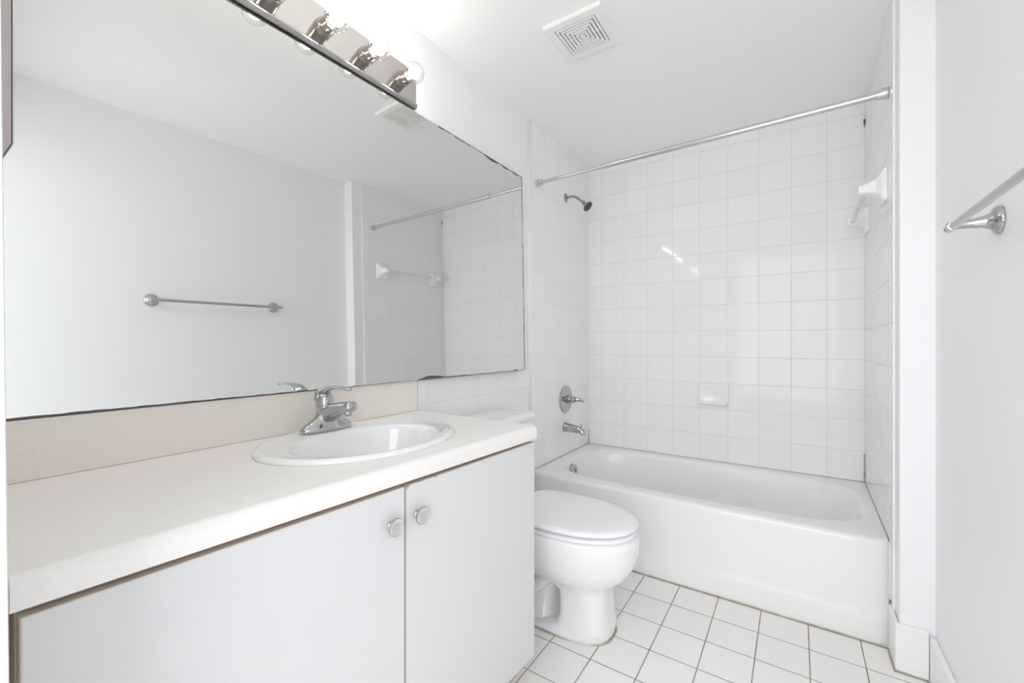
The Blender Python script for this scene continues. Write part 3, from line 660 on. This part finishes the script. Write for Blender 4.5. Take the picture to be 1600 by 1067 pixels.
# ================================================================== SOAP DISH
sd = thing('soap_dish', 'white ceramic soap dish set in the tiled back wall', 'soap dish', (0.832, YB, 0.78))
sx0, sx1, sz0, sz1 = 0.748, 0.914, 0.716, 0.846
def rrxz(x0, x1, z0, z1, y, rad, n=6):
    out = []
    for cx, cz, a0 in ((x1 - rad, z1 - rad, 0), (x0 + rad, z1 - rad, PI / 2), (x0 + rad, z0 + rad, PI), (x1 - rad, z0 + rad, 3 * PI / 2)):
        for i in range(n + 1):
            a = a0 + PI / 2 * i / n; out.append((cx + rad * math.cos(a), y, cz + rad * math.sin(a)))
    return out
bm = bmesh.new()
loops(bm, [rrxz(sx0, sx1, sz0, sz1, YB - 0.0005, 0.012), rrxz(sx0, sx1, sz0, sz1, YB - 0.008, 0.012), rrxz(sx0 + 0.004, sx1 - 0.004, sz0 + 0.004, sz1 - 0.004, YB - 0.013, 0.012), rrxz(sx0 + 0.013, sx1 - 0.013, sz0 + 0.014, sz1 - 0.012, YB - 0.013, 0.012), rrxz(sx0 + 0.018, sx1 - 0.018, sz0 + 0.018, sz1 - 0.018, YB - 0.0095, 0.012)], True, True)
obj('back_plate', bm, 'ceramic', sd, autos=60)
bm = bmesh.new()
def half(yf, z, dx=0.0, n=16):
    out = [(sx0 + dx, YB - 0.0075, z), ]
    cx = (sx0 + sx1) / 2; hx = (sx1 - sx0) / 2 - dx
    for i in range(n + 1):
        t = PI * i / n; c, s = math.cos(t), math.sin(t); c = sgn(c) * abs(c) ** 0.35; s = abs(s) ** 0.7
        out.append((cx - hx * c, YB - 0.010 - (yf) * s, z))
    out.append((sx1 - dx, YB - 0.0075, z)); return out
loops(bm, [half(0.018, 0.7165, 0.012), half(0.034, 0.721, 0.004), half(0.042, 0.730, 0.0), half(0.043, 0.737, 0.001), half(0.040, 0.7405, 0.004), half(0.034, 0.740, 0.009), half(0.022, 0.739, 0.014), half(0.006, 0.739, 0.02)])
obj('tray', bm, 'ceramic', sd, smooth=True)

# ================================================================== CERAMIC BAR ON THE ALCOVE WALL
cb = thing('ceramic_towel_bar', 'white ceramic two-post towel bar on the right tiled alcove wall', 'towel bar', (W1, 2.45, 1.70))
def ryz(yc, hy, z0, z1, x, rad, n=6):
    y0, y1 = yc - hy, yc + hy; out = []
    for cy, cz, a0 in ((y1 - rad, z1 - rad, 0), (y0 + rad, z1 - rad, PI / 2), (y0 + rad, z0 + rad, PI), (y1 - rad, z0 + rad, 3 * PI / 2)):
        for i in range(n + 1):
            a = a0 + PI / 2 * i / n; out.append((x, cy + rad * math.cos(a), cz + rad * math.sin(a)))
    return out
XW0 = 0
for yc in (2.175, 2.735):
    XW = wx(yc) - 0.0072
    bm = bmesh.new()
    loops(bm, [ryz(yc, 0.055, 1.640, 1.765, XW, 0.012), ryz(yc, 0.055, 1.640, 1.765, XW - 0.008, 0.012), ryz(yc, 0.050, 1.646, 1.758, XW - 0.015, 0.012), ryz(yc, 0.036, 1.668, 1.742, XW - 0.022, 0.012), ryz(yc, 0.026, 1.680, 1.731, XW - 0.036, 0.010), ryz(yc, 0.022, 1.684, 1.724, XW - 0.055, 0.009), ryz(yc, 0.020, 1.685, 1.719, XW - 0.076, 0.008), ryz(yc, 0.017, 1.688, 1.716, XW - 0.081, 0.007)])
    obj('post', bm, 'ceramic', cb, autos=55)
bm = bmesh.new(); lathe(bm, (wx(2.175) - 0.067, 2.185, 1.702), (0.015, 1, 0), [(0, 0.0095), (0.54, 0.0095)], 24); obj('bar', bm, 'whitebar', cb, autos=40)

# ================================================================== CHROME TOWEL BAR
tw = thing('chrome_towel_bar', 'round chrome towel bar with trumpet posts on the painted right wall', 'towel bar', (W2, 1.07, 1.37))
bx = 1.553; bz2 = 1.370
for yp, s in ((1.385, 1), (0.765, -1)):
    bm = bmesh.new()
    lathe(bm, (W2 - 0.0006, yp, bz2 + 0.004), (-1, 0, -0.03), [(0, 0.0315), (0.002, 0.0325), (0.005, 0.0325), (0.0065, 0.0305), (0.0095, 0.030), (0.011, 0.0275), (0.013, 0.0215), (0.018, 0.0170), (0.028, 0.0130), (0.045, 0.0102), (0.065, 0.0088), (0.080, 0.0086), (0.083, 0.0084), (0.0855, 0.0055), (0.0862, 0.0001)], 44)
    po = obj('post', bm, 'chrome', tw, autos=55)
    bm = bmesh.new(); lathe(bm, (bx, yp - 0.012 * s, bz2), (0, s, 0), [(0, 0.0097), (0.022, 0.0097), (0.0225, 0.0065), (0.026, 0.006), (0.028, 0.0085), (0.033, 0.0095), (0.037, 0.0075), (0.039, 0.003), (0.0392, 0.0001)], 28)
    obj('finial', bm, 'chrome', po, autos=50)
bm = bmesh.new(); lathe(bm, (bx, 0.765, bz2), (0, 1, 0), [(0, 0.0082), (0.62, 0.0082)], 28); obj('bar', bm, 'chrome', tw, autos=40)

# ================================================================== CEILING VENT
vt = thing('ceiling_vent', 'square white ceiling exhaust fan cover with concentric square slots', 'vent', (0.541, 1.583, H))
vcx, vcy, vh = 0.541, 1.583, 0.118
def sqr(h, z): return [(vcx - h, vcy - h, z), (vcx + h, vcy - h, z), (vcx + h, vcy + h, z), (vcx - h, vcy + h, z)]
bm = bmesh.new()
gi = 0.084
loops(bm, [sqr(vh - 0.004, H - 0.0004), sqr(vh, H - 0.003), sqr(vh, H - 0.014), sqr(vh - 0.004, H - 0.0175), sqr(gi, H - 0.0175), sqr(gi, H - 0.010)], True, True)
obj('cover', bm, 'ventplastic', vt)
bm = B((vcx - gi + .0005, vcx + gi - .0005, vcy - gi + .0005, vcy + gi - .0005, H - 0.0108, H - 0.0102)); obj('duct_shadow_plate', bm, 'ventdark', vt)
bm = bmesh.new()
pt = 0.0143; wv = 0.0090
hcur = gi - 0.0038
for k in range(6):
    ho = hcur - k * pt; hi = max(ho - wv, 0.0)
    if hi > 0.004 and k < 5:
        bo = [sqr(ho, H - 0.0112), sqr(ho, H - 0.0178), sqr(hi, H - 0.0178), sqr(hi, H - 0.0112)]
        R_ = loops(bm, bo, False, False)
        for i in range(4):
            j = (i + 1) % 4; bm.faces.new((R_[3][i], R_[3][j], R_[0][j], R_[0][i]))
    else:
        box(bm, vcx - ho, vcx + ho, vcy - ho, vcy + ho, H - 0.0178, H - 0.0112); break
for a, b in (((vcx - 0.002, vcx + 0.002), (vcy - gi + .001, vcy + gi - .001)), ((vcx - gi + .001, vcx + gi - .001), (vcy - 0.002, vcy + 0.002))):
    box(bm, a[0], a[1], b[0], b[1], H - 0.0145, H - 0.0115)
obj('grille', bm, 'ventplastic', vt)
